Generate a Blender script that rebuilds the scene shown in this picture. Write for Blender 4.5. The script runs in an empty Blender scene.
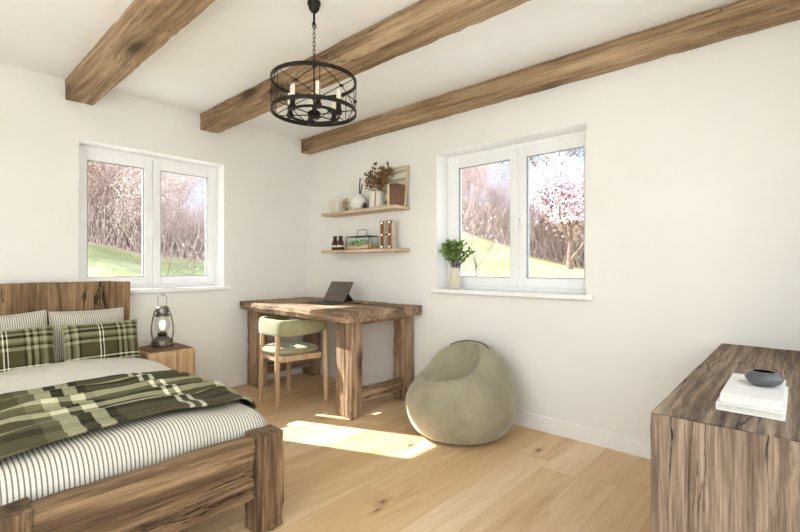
import bpy, bmesh, math, random
from mathutils import Vector, Matrix, noise as mn
PI = math.pi
sc = bpy.context.scene
COL = sc.collection
rnd = random.Random(7)

# ------------------------------------------------------------------ colour / node helpers
def lin(c):
    f = lambda v: v/12.92 if v <= .04045 else ((v+.055)/1.055)**2.4
    return tuple(f(x/255.) for x in c)+(1.,)

class X:
    """socket wrapper so that shader maths can be written as expressions"""
    def __init__(s, t, k): s.t = t; s.k = k
    def _m(s, op, *a):
        n = s.t.nodes.new('ShaderNodeMath'); n.operation = op
        for i, v in enumerate((s,)+a):
            if isinstance(v, X): s.t.links.new(v.k, n.inputs[i])
            else: n.inputs[i].default_value = v
        return X(s.t, n.outputs[0])
    def __add__(s, o): return s._m('ADD', o)
    def __sub__(s, o): return s._m('SUBTRACT', o)
    def __mul__(s, o): return s._m('MULTIPLY', o)
    def __truediv__(s, o): return s._m('DIVIDE', o)
    def fract(s): return s._m('FRACT')
    def floor(s): return s._m('FLOOR')
    def abs(s): return s._m('ABSOLUTE')
    def gt(s, o): return s._m('GREATER_THAN', o)
    def lt(s, o): return s._m('LESS_THAN', o)
    def max(s, o): return s._m('MAXIMUM', o)
    def min(s, o): return s._m('MINIMUM', o)
    def pow(s, o): return s._m('POWER', o)
    def sin(s): return s._m('SINE')
    def ss(s, a, b):
        n = s.t.nodes.new('ShaderNodeMapRange'); n.interpolation_type = 'SMOOTHSTEP'
        s.t.links.new(s.k, n.inputs['Value'])
        n.inputs['From Min'].default_value = a; n.inputs['From Max'].default_value = b
        return X(s.t, n.outputs['Result'])

class Mat:
    def __init__(s, name):
        s.m = bpy.data.materials.new(name); s.m.use_nodes = True
        s.t = s.m.node_tree; s.n = s.t.nodes; s.l = s.t.links
        s.b = s.n['Principled BSDF']
        s._oc = None
    def co(s, kind='Object'):
        if s._oc is None: s._oc = s.n.new('ShaderNodeTexCoord')
        return s._oc.outputs[kind]
    def xyz(s, kind='Object'):
        n = s.n.new('ShaderNodeSeparateXYZ'); s.l.new(s.co(kind), n.inputs[0])
        return [X(s.t, o) for o in n.outputs]
    def vec(s, x, y, z):
        n = s.n.new('ShaderNodeCombineXYZ')
        for i, v in enumerate((x, y, z)):
            if isinstance(v, X): s.l.new(v.k, n.inputs[i])
            else: n.inputs[i].default_value = v
        return n.outputs[0]
    def noise(s, vec, scale=1, detail=4, rough=.55, dist=0, out=0):
        n = s.n.new('ShaderNodeTexNoise'); s.l.new(vec, n.inputs['Vector'])
        n.inputs['Scale'].default_value = scale; n.inputs['Detail'].default_value = detail
        n.inputs['Roughness'].default_value = rough; n.inputs['Distortion'].default_value = dist
        return X(s.t, n.outputs[out])
    def white(s, vec):
        n = s.n.new('ShaderNodeTexWhiteNoise'); n.noise_dimensions = '3D'; s.l.new(vec, n.inputs['Vector'])
        return X(s.t, n.outputs['Value'])
    def voro(s, vec, scale=1, rand=1., out='Distance'):
        n = s.n.new('ShaderNodeTexVoronoi'); s.l.new(vec, n.inputs['Vector'])
        n.inputs['Scale'].default_value = scale; n.inputs['Randomness'].default_value = rand
        return X(s.t, n.outputs[out])
    def ramp(s, fac, stops, interp='LINEAR'):
        n = s.n.new('ShaderNodeValToRGB'); s.l.new(fac.k, n.inputs[0]); r = n.color_ramp; r.interpolation = interp
        for i, (p, c) in enumerate(stops):
            e = r.elements[i] if i < 2 else r.elements.new(p)
            e.position = p; e.color = lin(c)
        return n.outputs[0]
    def mix(s, fac, a, b, mode='MIX'):
        n = s.n.new('ShaderNodeMix'); n.data_type = 'RGBA'; n.blend_type = mode
        for i, v in ((0, fac), (6, a), (7, b)):
            if isinstance(v, X): s.l.new(v.k, n.inputs[i])
            elif isinstance(v, (int, float)): n.inputs[i].default_value = v
            elif isinstance(v, tuple): n.inputs[i].default_value = lin(v)
            else: s.l.new(v, n.inputs[i])
        return n.outputs[2]
    def bump(s, h, strength=.3, dist=.01):
        n = s.n.new('ShaderNodeBump'); s.l.new(h.k, n.inputs['Height'])
        n.inputs['Strength'].default_value = strength; n.inputs['Distance'].default_value = dist
        s.l.new(n.outputs[0], s.b.inputs['Normal'])
    def done(s, col=None, rough=.6, metal=0., spec=.5, sheen=0, emit=0, trans=0):
        b = s.b
        if isinstance(col, tuple): b.inputs['Base Color'].default_value = lin(col)
        elif col is not None: s.l.new(col, b.inputs['Base Color'])
        if isinstance(rough, X): s.l.new(rough.k, b.inputs['Roughness'])
        else: b.inputs['Roughness'].default_value = rough
        b.inputs['Metallic'].default_value = metal
        b.inputs['Specular IOR Level'].default_value = spec
        b.inputs['Sheen Weight'].default_value = sheen
        b.inputs['Transmission Weight'].default_value = trans
        if emit:
            b.inputs['Emission Color'].default_value = lin(col); b.inputs['Emission Strength'].default_value = emit
        return s.m

def plain(name, col, rough=.5, metal=0., var=.06, scale=30, bump=0, **k):
    m = Mat(name)
    n = m.noise(m.co(), scale, 4)
    lo = tuple(max(0, c*(1-var)) for c in col); hi = tuple(min(255, c*(1+var)) for c in col)
    if bump: m.bump(n, bump, .004)
    return m.done(m.ramp(n, [(.3, lo), (.7, hi)]), rough, metal, **k)

def wood(name, axis, dark, mid, light, ks=1., cracks=1., rough=.75, seed=0., knots=1., bump=.5):
    m = Mat(name); p = m.xyz(); g = 'XYZ'.index(axis); o = [i for i in range(3) if i != g]
    L, A, B = p[g]+seed, p[o[0]]+seed*1.7, p[o[1]]-seed
    # knots bend the grain
    kv = m.vec(L*1.5*ks, A*4.2*ks, B*4.2*ks)
    kd = m.voro(kv, 1., 1.)
    kn = kd.ss(.42, .02)
    A2 = A+kn*.03; B2 = B+kn*.02
    big = m.noise(m.vec(L*1.1*ks, A2*7*ks, B2*7*ks), 1, 5, .6, .7)
    streak = m.noise(m.vec(L*1.5*ks, A2*52*ks, B2*52*ks), 1, 5, .68, .25)
    fine = m.noise(m.vec(L*9*ks, A2*230*ks, B2*230*ks), 1, 3, .6)
    f = big*.38+streak*.50+fine*.18
    col = m.ramp(f, [(.40, dark), (.52, mid), (.64, light)])
    if knots:
        kk = kd.ss(.17, .05)*knots
        col = m.mix(kk*.8, col, tuple(int(c*.42) for c in dark))
        col = m.mix(kd.ss(.30, .12)*(.35*knots), col, tuple(int(c*.8) for c in dark))
    cr = m.noise(m.vec(L*.9*ks+7, A2*9*ks, B2*9*ks), 1, 6, .62, .5)
    gate = m.noise(m.vec(L*1.3*ks-3, A*3*ks, B*3*ks), 1, 2).ss(.45, .62)
    line = (cr-.5).abs().ss(.014, .002)*gate*cracks
    col = m.mix(line*.85, col, tuple(int(c*.28) for c in dark))
    m.bump(f*.6-line*1.2, bump, .012)
    return m.done(col, rough, 0, .3)

# ------------------------------------------------------------------ mesh helpers
class MB:
    def __init__(s): s.v = []; s.f = []; s.uv = {}
    def add(s, v, f, uv=None):
        o = len(s.v); s.v += [tuple(p) for p in v]; s.f += [tuple(i+o for i in q) for q in f]
        if uv:
            for i, w in enumerate(uv): s.uv[o+i] = w
        return s
    def box(s, c, d, rot=None):
        v = [Vector((sx*d[0]/2, sy*d[1]/2, sz*d[2]/2)) for sx in (-1, 1) for sy in (-1, 1) for sz in (-1, 1)]
        if rot is not None: v = [rot @ p for p in v]
        c = Vector(c)
        return s.add([p+c for p in v], [(0,1,3,2), (4,6,7,5), (0,4,5,1), (2,3,7,6), (0,2,6,4), (1,5,7,3)])
    def b2(s, lo, hi):
        return s.box([(a+b)/2 for a, b in zip(lo, hi)], [abs(b-a) for a, b in zip(lo, hi)])
    def lathe(s, prof, c=(0,0,0), seg=24, mat=None):
        v = []; f = []; n = len(prof)
        for i in range(seg):
            a = 2*PI*i/seg
            for r, z in prof: v.append(Vector((r*math.cos(a), r*math.sin(a), z)))
        for i in range(seg):
            j = (i+1) % seg
            for k in range(n-1): f.append((i*n+k, j*n+k, j*n+k+1, i*n+k+1))
        if prof[0][0] > 1e-5: f.append(tuple(i*n for i in range(seg))[::-1])
        if prof[-1][0] > 1e-5: f.append(tuple(i*n+n-1 for i in range(seg)))
        c = Vector(c)
        if mat is not None: v = [mat @ p for p in v]
        return s.add([p+c for p in v], f)
    def tube(s, path, r, seg=8, closed=False, cap=True):
        path = [Vector(p) for p in path]; n = len(path); v = []; f = []
        rs = r if isinstance(r, (list, tuple)) else [r]*n
        prev = None
        for i, p in enumerate(path):
            if closed: t = path[(i+1) % n]-path[i-1]
            else: t = path[min(i+1, n-1)]-path[max(i-1, 0)]
            t.normalize()
            if prev is None: u = t.orthogonal().normalized()
            else:
                u = prev-t*prev.dot(t)
                u = u.normalized() if u.length > 1e-6 else t.orthogonal().normalized()
            prev = u; w = t.cross(u)
            for k in range(seg):
                a = 2*PI*k/seg; v.append(p+(u*math.cos(a)+w*math.sin(a))*rs[i])
        for i in range(n if closed else n-1):
            j = (i+1) % n
            for k in range(seg):
                l = (k+1) % seg; f.append((i*seg+k, i*seg+l, j*seg+l, j*seg+k))
        if cap and not closed:
            f.append(tuple(range(seg))[::-1]); f.append(tuple((n-1)*seg+k for k in range(seg)))
        return s.add(v, f)
    def bar(s, a, b, r, seg=8): return s.tube([a, b], r, seg)
    def grid(s, fn, nu, nv, uvfn=None):
        v = []; uv = []
        for i in range(nu+1):
            for j in range(nv+1):
                a, b = i/nu, j/nv
                v.append(fn(a, b)); uv.append(uvfn(a, b) if uvfn else (a, b))
        f = [(i*(nv+1)+j, (i+1)*(nv+1)+j, (i+1)*(nv+1)+j+1, i*(nv+1)+j+1) for i in range(nu) for j in range(nv)]
        return s.add(v, f, uv)
    def ball(s, c, r, seg=12, rings=8):
        r = r if isinstance(r, (tuple, list)) else (r, r, r)
        pr = [(math.sin(PI*i/rings), -math.cos(PI*i/rings)) for i in range(rings+1)]
        m = Matrix.Diagonal((r[0], r[1], r[2]))
        return s.lathe([(max(a, 1e-6), b) for a, b in pr], c, seg, m)
    def build(s, name, mat, parent=None, smooth=None, bevel=0, weld=False, bseg=2, solid=0, sub=0, loc=None):
        me = bpy.data.meshes.new(name); me.from_pydata(s.v, [], s.f)
        bm = bmesh.new(); bm.from_mesh(me)
        if s.uv:
            bm.verts.index_update(); lay = bm.loops.layers.uv.new('UVMap')
            for fc in bm.faces:
                for lp in fc.loops: lp[lay].uv = s.uv.get(lp.vert.index, (0, 0))
        if weld: bmesh.ops.remove_doubles(bm, verts=bm.verts, dist=weld if weld is not True else 1e-4)
        if not s.uv or weld: bmesh.ops.recalc_face_normals(bm, faces=bm.faces)
        bm.to_mesh(me); bm.free()
        if smooth is not None:
            me.shade_smooth()
            if smooth < 179: me.set_sharp_from_angle(angle=math.radians(smooth))
        me.materials.append(mat)
        o = bpy.data.objects.new(name, me); COL.objects.link(o)
        if parent is not None: o.parent = parent
        if loc: o.location = loc
        if bevel:
            b = o.modifiers.new('Bevel', 'BEVEL'); b.width = bevel; b.segments = bseg; b.limit_method = 'ANGLE'; b.angle_limit = math.radians(40)
        if solid:
            b = o.modifiers.new('Solidify', 'SOLIDIFY'); b.thickness = solid; b.offset = 1
        if sub:
            b = o.modifiers.new('Subsurf', 'SUBSURF'); b.levels = sub; b.render_levels = sub
        return o

def rough_box(lo, hi, step=.05, amp=.004, chip=.012, seed=0, skip=None):
    """hewn timber: subdivided box with wavy faces and chipped arrises"""
    d = [b-a for a, b in zip(lo, hi)]; n = [max(2, int(round(x/step))) for x in d]
    mb = MB(); sv = Vector((seed*3.1, seed*1.7, seed*.9))
    ctr = Vector([(a+b)/2 for a, b in zip(lo, hi)])
    def disp(p, k):
        on = [(i, -1 if k[i] == 0 else 1) for i in range(3) if k[i] in (0, n[i])]
        q = Vector(p)
        for i, sg in on:
            q[i] += sg*amp*mn.noise(Vector(p)*5+sv+Vector((i*7, 0, 0)))
        if len(on) >= 2:
            c = abs(mn.noise(Vector(p)*9+sv*2))*chip + max(0, mn.noise(Vector(p)*23+sv))*chip*.6
            for i, sg in on: q[i] -= sg*c
        return q
    for ax in range(3):
        a, b = (ax+1) % 3, (ax+2) % 3
        for side in (0, 1):
            def fn(u, v):
                k = [0, 0, 0]; k[ax] = n[ax]*side; k[a] = int(round(u*n[a])); k[b] = int(round(v*n[b]))
                p = [lo[i]+d[i]*k[i]/n[i] for i in range(3)]
                return disp(p, k)
            mb.grid(fn, n[a], n[b])
    mb.uv = {}
    return mb

def tag(o, label=None, cat=None, group=None, kind=None):
    if label: o['label'] = label
    if cat: o['category'] = cat
    if group: o['group'] = group
    if kind: o['kind'] = kind
    return o
def thing(name, label, cat, loc=(0,0,0), rz=0, group=None, kind=None):
    o = bpy.data.objects.new(name, None); COL.objects.link(o); o.empty_display_size = .05
    o.location = loc; o.rotation_euler = (0, 0, rz)
    return tag(o, label, cat, group, kind)
def dup(root, loc=None, rz=None, label=None, group=None, scale=None):
    r = root.copy(); COL.objects.link(r)
    if loc is not None: r.location = loc
    if rz is not None: r.rotation_euler = (0, 0, rz)
    if scale is not None: r.scale = (scale,)*3
    if label: r['label'] = label
    if group: r['group'] = group
    for ch in list(root.children):
        c = ch.copy(); COL.objects.link(c); c.parent = r
        for g in list(ch.children):
            d = g.copy(); COL.objects.link(d); d.parent = c
    return r
def circle(c, r, n, z=0): return [(c[0]+r*math.cos(2*PI*i/n), c[1]+r*math.sin(2*PI*i/n), c[2]+z) for i in range(n)]

# ------------------------------------------------------------------ materials
WALLC = (237, 235, 229)
def plaster(name, col):
    m = Mat(name); n = m.noise(m.co(), 60, 3); b = m.noise(m.co(), 2.2, 3)
    m.bump(n, .04, .003)
    return m.done(m.ramp(b, [(.3, tuple(int(c*.985) for c in col)), (.7, col)]), .9, 0, .2)
M_wall = plaster('wall_plaster', WALLC)
M_ceil = plaster('ceiling_plaster', (245, 244, 241))
M_reveal = plaster('lit_reveal_plaster', (244, 243, 240))
M_pvc = plain('white_window_frame', (240, 240, 240), .35, var=.01)
M_sill = plain('white_sill', (244, 243, 241), .35, var=.01)
M_base = plain('white_baseboard', (238, 236, 232), .45, var=.01)

def glass(name, tint=(.97, .985, .98, 1), refl=1.):
    m = bpy.data.materials.new(name); m.use_nodes = True; t = m.node_tree; t.nodes.clear()
    o = t.nodes.new('ShaderNodeOutputMaterial'); mx = t.nodes.new('ShaderNodeMixShader')
    tr = t.nodes.new('ShaderNodeBsdfTransparent'); gl = t.nodes.new('ShaderNodeBsdfGlossy'); fr = t.nodes.new('ShaderNodeLayerWeight')
    tr.inputs[0].default_value = tint; gl.inputs['Roughness'].default_value = .02; fr.inputs['Blend'].default_value = .12
    mu = t.nodes.new('ShaderNodeMath'); mu.operation = 'MULTIPLY'; mu.inputs[1].default_value = refl
    t.links.new(fr.outputs['Facing'], mu.inputs[0]); t.links.new(mu.outputs[0], mx.inputs[0])
    t.links.new(tr.outputs[0], mx.inputs[1]); t.links.new(gl.outputs[0], mx.inputs[2]); t.links.new(mx.outputs[0], o.inputs[0])
    return m
M_pane = glass('window_glass', refl=.6)
M_glass = glass('clear_glass', (.96, .975, .97, 1), .4)

def floor_mat():
    m = Mat('oak_plank_floor'); x, y, z = m.xyz()
    W, L = .185, 2.1
    row = (y/W).floor(); rr = m.white(m.vec(row, 3.3, 1.1))
    xs = x/L+rr*7.3; colm = xs.floor()
    rid = m.white(m.vec(row, colm, 5.))
    rid2 = m.white(m.vec(row, colm, 9.))
    fy = (y/W).fract(); fx = xs.fract()
    seam = ((fy-.5).abs().ss(.484, .498)).max((fx-.5).abs().ss(.4982, .4995))
    X0 = x+rid*13.; Y0 = y+rid*5.
    kd = m.voro(m.vec(X0*2.4, Y0*5.2, 0.), 1.)
    kgate = m.voro(m.vec(X0*2.4, Y0*5.2, 0.), 1., 1., 'Color')
    kn = kd.ss(.33, .02)
    Y1 = Y0+kn*.045
    big = m.noise(m.vec(X0*1.0, Y1*6.5, 0.), 1, 4, .6, .9)
    st = m.noise(m.vec(X0*2.2, Y1*42, 0.), 1, 4, .6, .3)
    fi = m.noise(m.vec(X0*8, Y1*210, 0.), 1, 2, .6)
    f = big*.46+st*.3+fi*.14+rid*.18+.04
    col = m.ramp(f, [(.36, (188, 148, 102)), (.54, (216, 183, 138)), (.74, (235, 210, 174))])
    col = m.mix((rid2.gt(.62))*.25, col, (200, 156, 106))
    col = m.mix(kd.ss(.20, .06)*.4, col, (150, 104, 60))
    col = m.mix(kd.ss(.08, .03)*.85, col, (62, 40, 24))
    col = m.mix(seam*.3, col, (120, 84, 50))
    m.bump(f*.25-seam*.8, .18, .004)
    return m.done(col, (st*.2+.36), 0, .45)
M_floor = floor_mat()

BD, BM_, BL = (86, 62, 40), (132, 101, 70), (170, 138, 102)
M_beam = wood('hewn_oak_beam', 'Y', (98, 75, 53), (148, 121, 91), (190, 163, 130), .8, 1., seed=2.3)
M_bed = {a: wood('reclaimed_bed_wood_'+a, a, (48, 34, 23), (104, 81, 57), (154, 127, 95), 1., 1.1, seed=4.1) for a in 'XYZ'}
M_head = wood('headboard_wood', 'Z', (64, 46, 30), (124, 97, 68), (166, 136, 102), .8, 1.6, seed=9.4)
M_desk = {a: wood('desk_wood_'+a, a, (82, 63, 47), (142, 116, 91), (190, 164, 135), 1., 1.1, seed=6.2) for a in 'XYZ'}
M_side = {a: wood('sideboard_wood_'+a, a, (58, 46, 38), (114, 96, 80), (164, 143, 122), 1., 1.3, seed=1.2) for a in 'XZ'}
M_stand = wood('nightstand_wood', 'Z', (150, 118, 84), (192, 158, 119), (216, 186, 149), .8, .7, seed=3.3)
M_standtop = wood('nightstand_end_grain', 'X', (88, 64, 46), (120, 92, 70), (150, 122, 96), 1.2, .9, seed=5.3)
M_chairwood = wood('beech_wood', 'Z', (162, 128, 96), (192, 160, 126), (210, 182, 150), 1.4, 0., .55, seed=8., knots=0, bump=.1)
M_shelf = wood('shelf_wood', 'Y', (176, 150, 124), (204, 180, 154), (222, 202, 178), 1.2, .2, .6, seed=2., knots=0, bump=.1)

def velvet(name, col, scale=9, var=.16, sheen=.4):
    m = Mat(name); n = m.noise(m.co(), scale, 5, .6); w = m.noise(m.co(), 420, 2)
    m.bump(w*.4+n*.7, .25, .006)
    return m.done(m.ramp(n, [(.3, tuple(int(c*(1-var)) for c in col)), (.7, tuple(min(255, int(c*(1+var*.6))) for c in col))]), .85, 0, .2, sheen)
M_bag = velvet('sage_bean_bag_cloth', (153, 145, 120), 7, .10)
M_seam = plain('dark_seam', (74, 68, 56), .8)
M_chairfab = velvet('sage_chair_cloth', (154, 149, 112), 12, .08)

def stripes(name, base=(216, 210, 196), line=(84, 75, 65), pitch=.0136, duty=.33, fromuv=False):
    m = Mat(name)
    p = m.xyz('UV') if fromuv else m.xyz()
    w = m.noise(m.co(), 160, 2)
    s = ((p[0]/pitch)+(w-.5)*.12).fract()
    mask = (s-.5).abs().lt(duty/2)
    n = m.noise(m.co(), 500, 2)
    col = m.mix(mask*.82, base, line)
    m.bump(n, .2, .002)
    return m.done(col, .9, 0, .15, .03)
M_duvet = stripes('ticking_stripe_duvet')
M_stripepillow = stripes('ticking_stripe_pillow', fromuv=True, pitch=.0112)
M_fold = stripes('duvet_reverse', (222, 217, 206), (212, 206, 194), .0136, .4)
M_edge = stripes('duvet_hem', (190, 182, 168), (64, 56, 50), .0136, .6)
M_sheet = plain('cream_sheet', (205, 199, 186), .9)

OL, DK, LG, WH, MG = (98, 92, 54), (42, 40, 26), (164, 164, 132), (234, 232, 216), (128, 124, 84)
def plaid(name, us, vs, twill=260, kind='UV'):
    m = Mat(name); p = m.xyz('UV')
    n = m.noise(m.co(), 90, 3)
    a = (p[0]+(n-.5)*.006).fract(); b = (p[1]+(n-.5)*.006).fract()
    ca = m.ramp(a, us, 'CONSTANT'); cb = m.ramp(b, vs, 'CONSTANT')
    tw = ((p[0]+p[1])*twill).fract().gt(.5)
    col = m.mix(tw*.34+.33, ca, cb)
    f = m.noise(m.co(), 14, 4)
    g = m.n.new('ShaderNodeGamma'); g.inputs[1].default_value = 1.45; m.l.new(col, g.inputs[0])
    col = m.mix(1., g.outputs[0], (255, 252, 240), 'MULTIPLY')
    h = m.n.new('ShaderNodeHueSaturation'); h.inputs['Value'].default_value = 1.65; h.inputs['Saturation'].default_value = .72; m.l.new(col, h.inputs['Color']); col = h.outputs[0]
    col = m.mix(f.ss(.4, .75)*.18, col, (98, 88, 56))
    m.bump(n*.5+m.noise(m.co(), 380, 2), .35, .004)
    return m.done(col, .95, 0, .1, .04)
M_plaid = plaid('olive_plaid_pillow',
    [(0, LG), (.055, DK), (.085, MG), (.115, LG), (.16, DK), (.19, OL), (.425, WH), (.44, DK), (.465, WH), (.48, OL), (.64, DK), (.67, LG), (.71, DK), (.745, LG), (.79, DK), (.815, MG), (.85, LG), (.90, OL), (.97, LG)],
    [(0, LG), (.05, DK), (.10, WH), (.125, DK), (.165, OL), (.19, WH), (.215, DK), (.245, OL), (.53, LG), (.60, DK), (.645, MG), (.69, LG), (.77, DK), (.83, LG), (.88, OL), (.94, LG)])
LG = (196, 194, 160)
M_throw = plaid('olive_plaid_throw',
    [(0, OL), (.09, LG), (.125, DK), (.15, OL), (.30, MG), (.34, LG), (.385, DK), (.42, LG), (.46, DK), (.485, OL), (.665, WH), (.682, OL), (.705, WH), (.722, OL), (.86, LG), (.905, DK), (.93, LG), (.97, OL)],
    [(0, DK), (.05, OL), (.17, MG), (.21, LG), (.265, DK), (.29, OL), (.42, WH), (.445, DK), (.48, LG), (.53, MG), (.58, OL), (.70, DK), (.73, LG), (.78, OL), (.88, WH), (.90, DK), (.94, OL)], 190)

M_iron = plain('black_iron', (44, 39, 33), .5, .7, .2, 40, .1)
M_candle = plain('ivory_candle_sleeve', (236, 229, 210), .5, var=.02)
M_steel = plain('worn_galvanised_steel', (120, 114, 106), .34, .85, .25, 30, .1)
M_steeldk = plain('dark_steel', (70, 66, 62), .4, .8, .2, 40)
M_bulb = Mat('glowing_filament').done((255, 238, 205), emit=6.)
M_brass = plain('brass', (176, 138, 76), .35, .9, .15, 40)
M_black = plain('black_plastic', (24, 24, 26), .45, 0, .1)
M_screen = plain('dark_screen', (92, 82, 72), .3, 0, .03)
M_alu = plain('grey_keyboard_cover', (96, 92, 96), .5, .1, .06)
M_book = plain('white_book_cover', (226, 224, 220), .5, var=.02)
M_page = plain('cream_pages', (216, 212, 204), .9, var=.03, scale=120)
M_bowl = plain('grey_glazed_ceramic', (88, 88, 90), .3, 0, .2, 14)
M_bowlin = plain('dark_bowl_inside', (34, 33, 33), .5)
M_white = plain('matte_white_ceramic', (228, 225, 217), .6, var=.03, bump=.05)
M_vase = plain('cream_ceramic_vase', (214, 206, 188), .65, var=.06, bump=.1)
M_card = plain('cream_card', (218, 210, 194), .8, var=.02)
M_brownglass = plain('amber_bottle', (66, 38, 24), .2, 0, .15)
M_labelc = plain('cream_label', (224, 206, 178), .7)
M_rust = plain('rusty_letter_face', (128, 88, 58), .7, .3, .35, 40)
M_metaldk = plain('pale_letter_rim', (196, 190, 178), .5)
M_letbulb = Mat('letter_bulb_glow').done((255, 240, 214), emit=1.6)
M_succ = plain('succulent_green', (112, 160, 72), .6, 0, .3, 30)
M_sandbox = plain('sandy_gravel', (206, 172, 116), .9, 0, .2, 120)
M_leaf = plain('vase_leaf_green', (100, 126, 66), .5, 0, .4, 18)
M_stem = plain('stem_green', (88, 92, 54), .6)
M_dry = plain('dried_brown_leaf', (112, 80, 52), .8, 0, .4, 20)
M_drystem = plain('dried_stem', (150, 116, 72), .7)
M_leather = plain('brown_leather', (112, 78, 56), .55, 0, .18, 30, .15)
M_framew = plain('pale_oak_frame', (206, 184, 152), .6, 0, .06)
M_phone = plain('brown_notebook', (84, 62, 48), .5)
M_tan = plain('tan_eraser', (176, 140, 96), .7)
M_bark = plain('pale_bark', (200, 182, 176), .9, 0, .25, 6)
M_bark2 = plain('dark_bark', (124, 104, 98), .9, 0, .25, 6)
M_bud = plain('pink_buds', (228, 208, 205), .9, 0, .10, 1.5)
M_blossom = plain('cherry_blossom', (226, 200, 209), .9, 0, .06, 1.5)
M_needle = plain('grey_green_needles', (160, 160, 158), .9, 0, .15, 2)
def grass_mat():
    m = Mat('meadow_and_leaf_litter'); a = m.noise(m.co(), .5, 4); b = m.noise(m.co(), 9, 4, .7); x, y, z = m.xyz()
    g = m.ramp(a*.6+b*.4, [(.34, (136, 142, 96)), (.5, (166, 168, 122)), (.66, (194, 190, 152))])
    l = m.ramp(b, [(.3, (190, 170, 154)), (.7, (222, 204, 190))])
    dx, dy = x+2.835, y+3.83
    r = (dx*dx+dy*dy).pow(.5)+(a-.5)*2.5
    return m.done(m.mix(r.ss(19.0, 20.0), g, l), .95, 0, .1)
M_grass = grass_mat()

# ------------------------------------------------------------------ room shell
H = 2.4; XW, YS, T = -3.75, -4.25, .32
def st(name, mb, mat, **k): o = mb.build(name, mat, **k); o['kind'] = 'structure'; return o
st('floor', MB().b2((XW-T, YS-T, -.2), (T, T, 0)), M_floor)
st('ceiling', MB().b2((XW-T, YS-T, H), (T, T, H+.2)), M_ceil)
WA = (-2.008, -.927, .885, 2.003)    # x0,x1,z0,z1 in the back wall
WB = (-2.836, -1.665, .885, 1.990)   # y0,y1,z0,z1 in the right wall
def wall(name, axis, p0, p1, u0, u1, op):
    """wall slab between p0..p1 on `axis`, running u0..u1 on the other horizontal axis, with one opening"""
    m = MB()
    def b(a0, a1, z0, z1):
        if axis == 'y': m.b2((a0, p0, z0), (a1, p1, z1))
        else: m.b2((p0, a0, z0), (p1, a1, z1))
    a0, a1, z0, z1 = op
    b(u0, a0, 0, H); b(a1, u1, 0, H); b(a0, a1, z1, H)
    if z0 > .01: b(a0, a1, 0, z0)
    return st(name, m, M_wall)
wall('wall_back', 'y', 0, T, XW-T, T, WA)
wall('wall_right', 'x', 0, T, YS-T, 0, WB)
WS = (-3.68, -.70, .02, 2.32); WW = (-4.18, -1.15, .02, 2.32)  # unseen openings, added and sized to let in fill light
wall('wall_front', 'y', YS-T, YS, XW-T, T, WS)
wall('wall_left', 'x', XW-T, XW, YS, 0, WW)
def baseboard(name, lo, hi):
    st(name, MB().b2(lo, hi), M_base, bevel=.003)
baseboard('baseboard_back', (XW, -.013, 0), (0, 0, .088))
baseboard('baseboard_right', (-.013, YS, 0), (0, -.013, .1))

def window(name, axis, op, d=.145, panes=None, sill=True, handle=True, sgn=1, wallpos=0):
    """two-sash white window set back in its opening; local frame: u along the wall, w = depth outwards, z up"""
    a0, a1, z0, z1 = op
    r = thing(name, None, None, (0, 0, 0), kind='structure')
    P = (lambda u, w, z: (u, wallpos+sgn*w, z)) if axis == 'y' else (lambda u, w, z: (wallpos+sgn*w, u, z))
    def bx(m, u0, u1, w0, w1, za, zb): m.b2(P(u0, w0, za), P(u1, w1, zb)); return m
    zs = z0+.03 if sill else z0
    f = MB(); fw = .045
    bx(f, a0, a0+fw, d+.012, d+.08, zs, z1); bx(f, a1-fw, a1, d+.012, d+.08, zs, z1)
    bx(f, a0+fw, a1-fw, d+.012, d+.08, z1-fw, z1); bx(f, a0+fw, a1-fw, d+.012, d+.08, zs, zs+fw)
    f.build('frame', M_pvc, r, bevel=.004)
    (g0, g1), (g2, g3), gz0, gz1 = panes
    mid = (g1+g2)/2
    for (s0, s1, p0, p1) in ((a0+.03, mid-.001, g0, g1), (mid+.001, a1-.03, g2, g3)):
        s = MB()
        bx(s, s0, p0, d, d+.06, zs+.03, z1-.03); bx(s, p1, s1, d, d+.06, zs+.03, z1-.03)
        bx(s, p0, p1, d, d+.06, gz1, z1-.03); bx(s, p0, p1, d, d+.06, zs+.03, gz0)
        so = s.build('sash', M_pvc, r, bevel=.005)
        g = MB(); bx(g, p0-.008, p1+.008, d+.028, d+.034, gz0-.008, gz1+.008); g.build('pane', M_pane, so)
        k = MB(); t = .006
        bx(k, p0, p0+t, d+.012, d+.03, gz0, gz1); bx(k, p1-t, p1, d+.012, d+.03, gz0, gz1)
        bx(k, p0, p1, d+.012, d+.03, gz1-t, gz1); bx(k, p0, p1, d+.012, d+.03, gz0, gz0+t)
        k.build('glazing_bead', M_gasket, so)
    if handle:
        h = MB(); zc = 1.44; c = mid-.012
        bx(h, c-.013, c+.013, d-.012, d, zc-.035, zc+.035); h.bar(P(c, d-.005, zc+.01), P(c, d-.045, zc+.01), .009, 10)
        bx(h, c-.011, c+.011, d-.056, d-.040, zc-.105, zc+.022)
        h.build('handle', M_pvc, r, bevel=.003)
    if sill:
        s = MB(); bx(s, a0, a1, -.028, d+.02, z0, z0+.032); bx(s, a0-.045, a1+.045, -.03, 0, z0, z0+.032)
        s.build('sill', M_sill, r, bevel=.005)
    # plaster reveal lining; the daylight on it is put into a whiter wall paint
    v = MB(); e = .004
    bx(v, a0, a0+e, .002, d+.02, zs, z1); bx(v, a1-e, a1, .002, d+.02, zs, z1); bx(v, a0+e, a1-e, .002, d+.02, z1-e, z1)
    v.build('reveal', M_reveal, r)
    return r
M_gasket = plain('grey_gasket', (150, 150, 150), .6)
window('window_1', 'y', WA, panes=((-1.922, -1.532), (-1.406, -1.009), 1.007, 1.895))
window('window_2', 'x', WB, panes=((-2.768, -2.358), (-2.232, -1.772), 1.009, 1.884))
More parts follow.
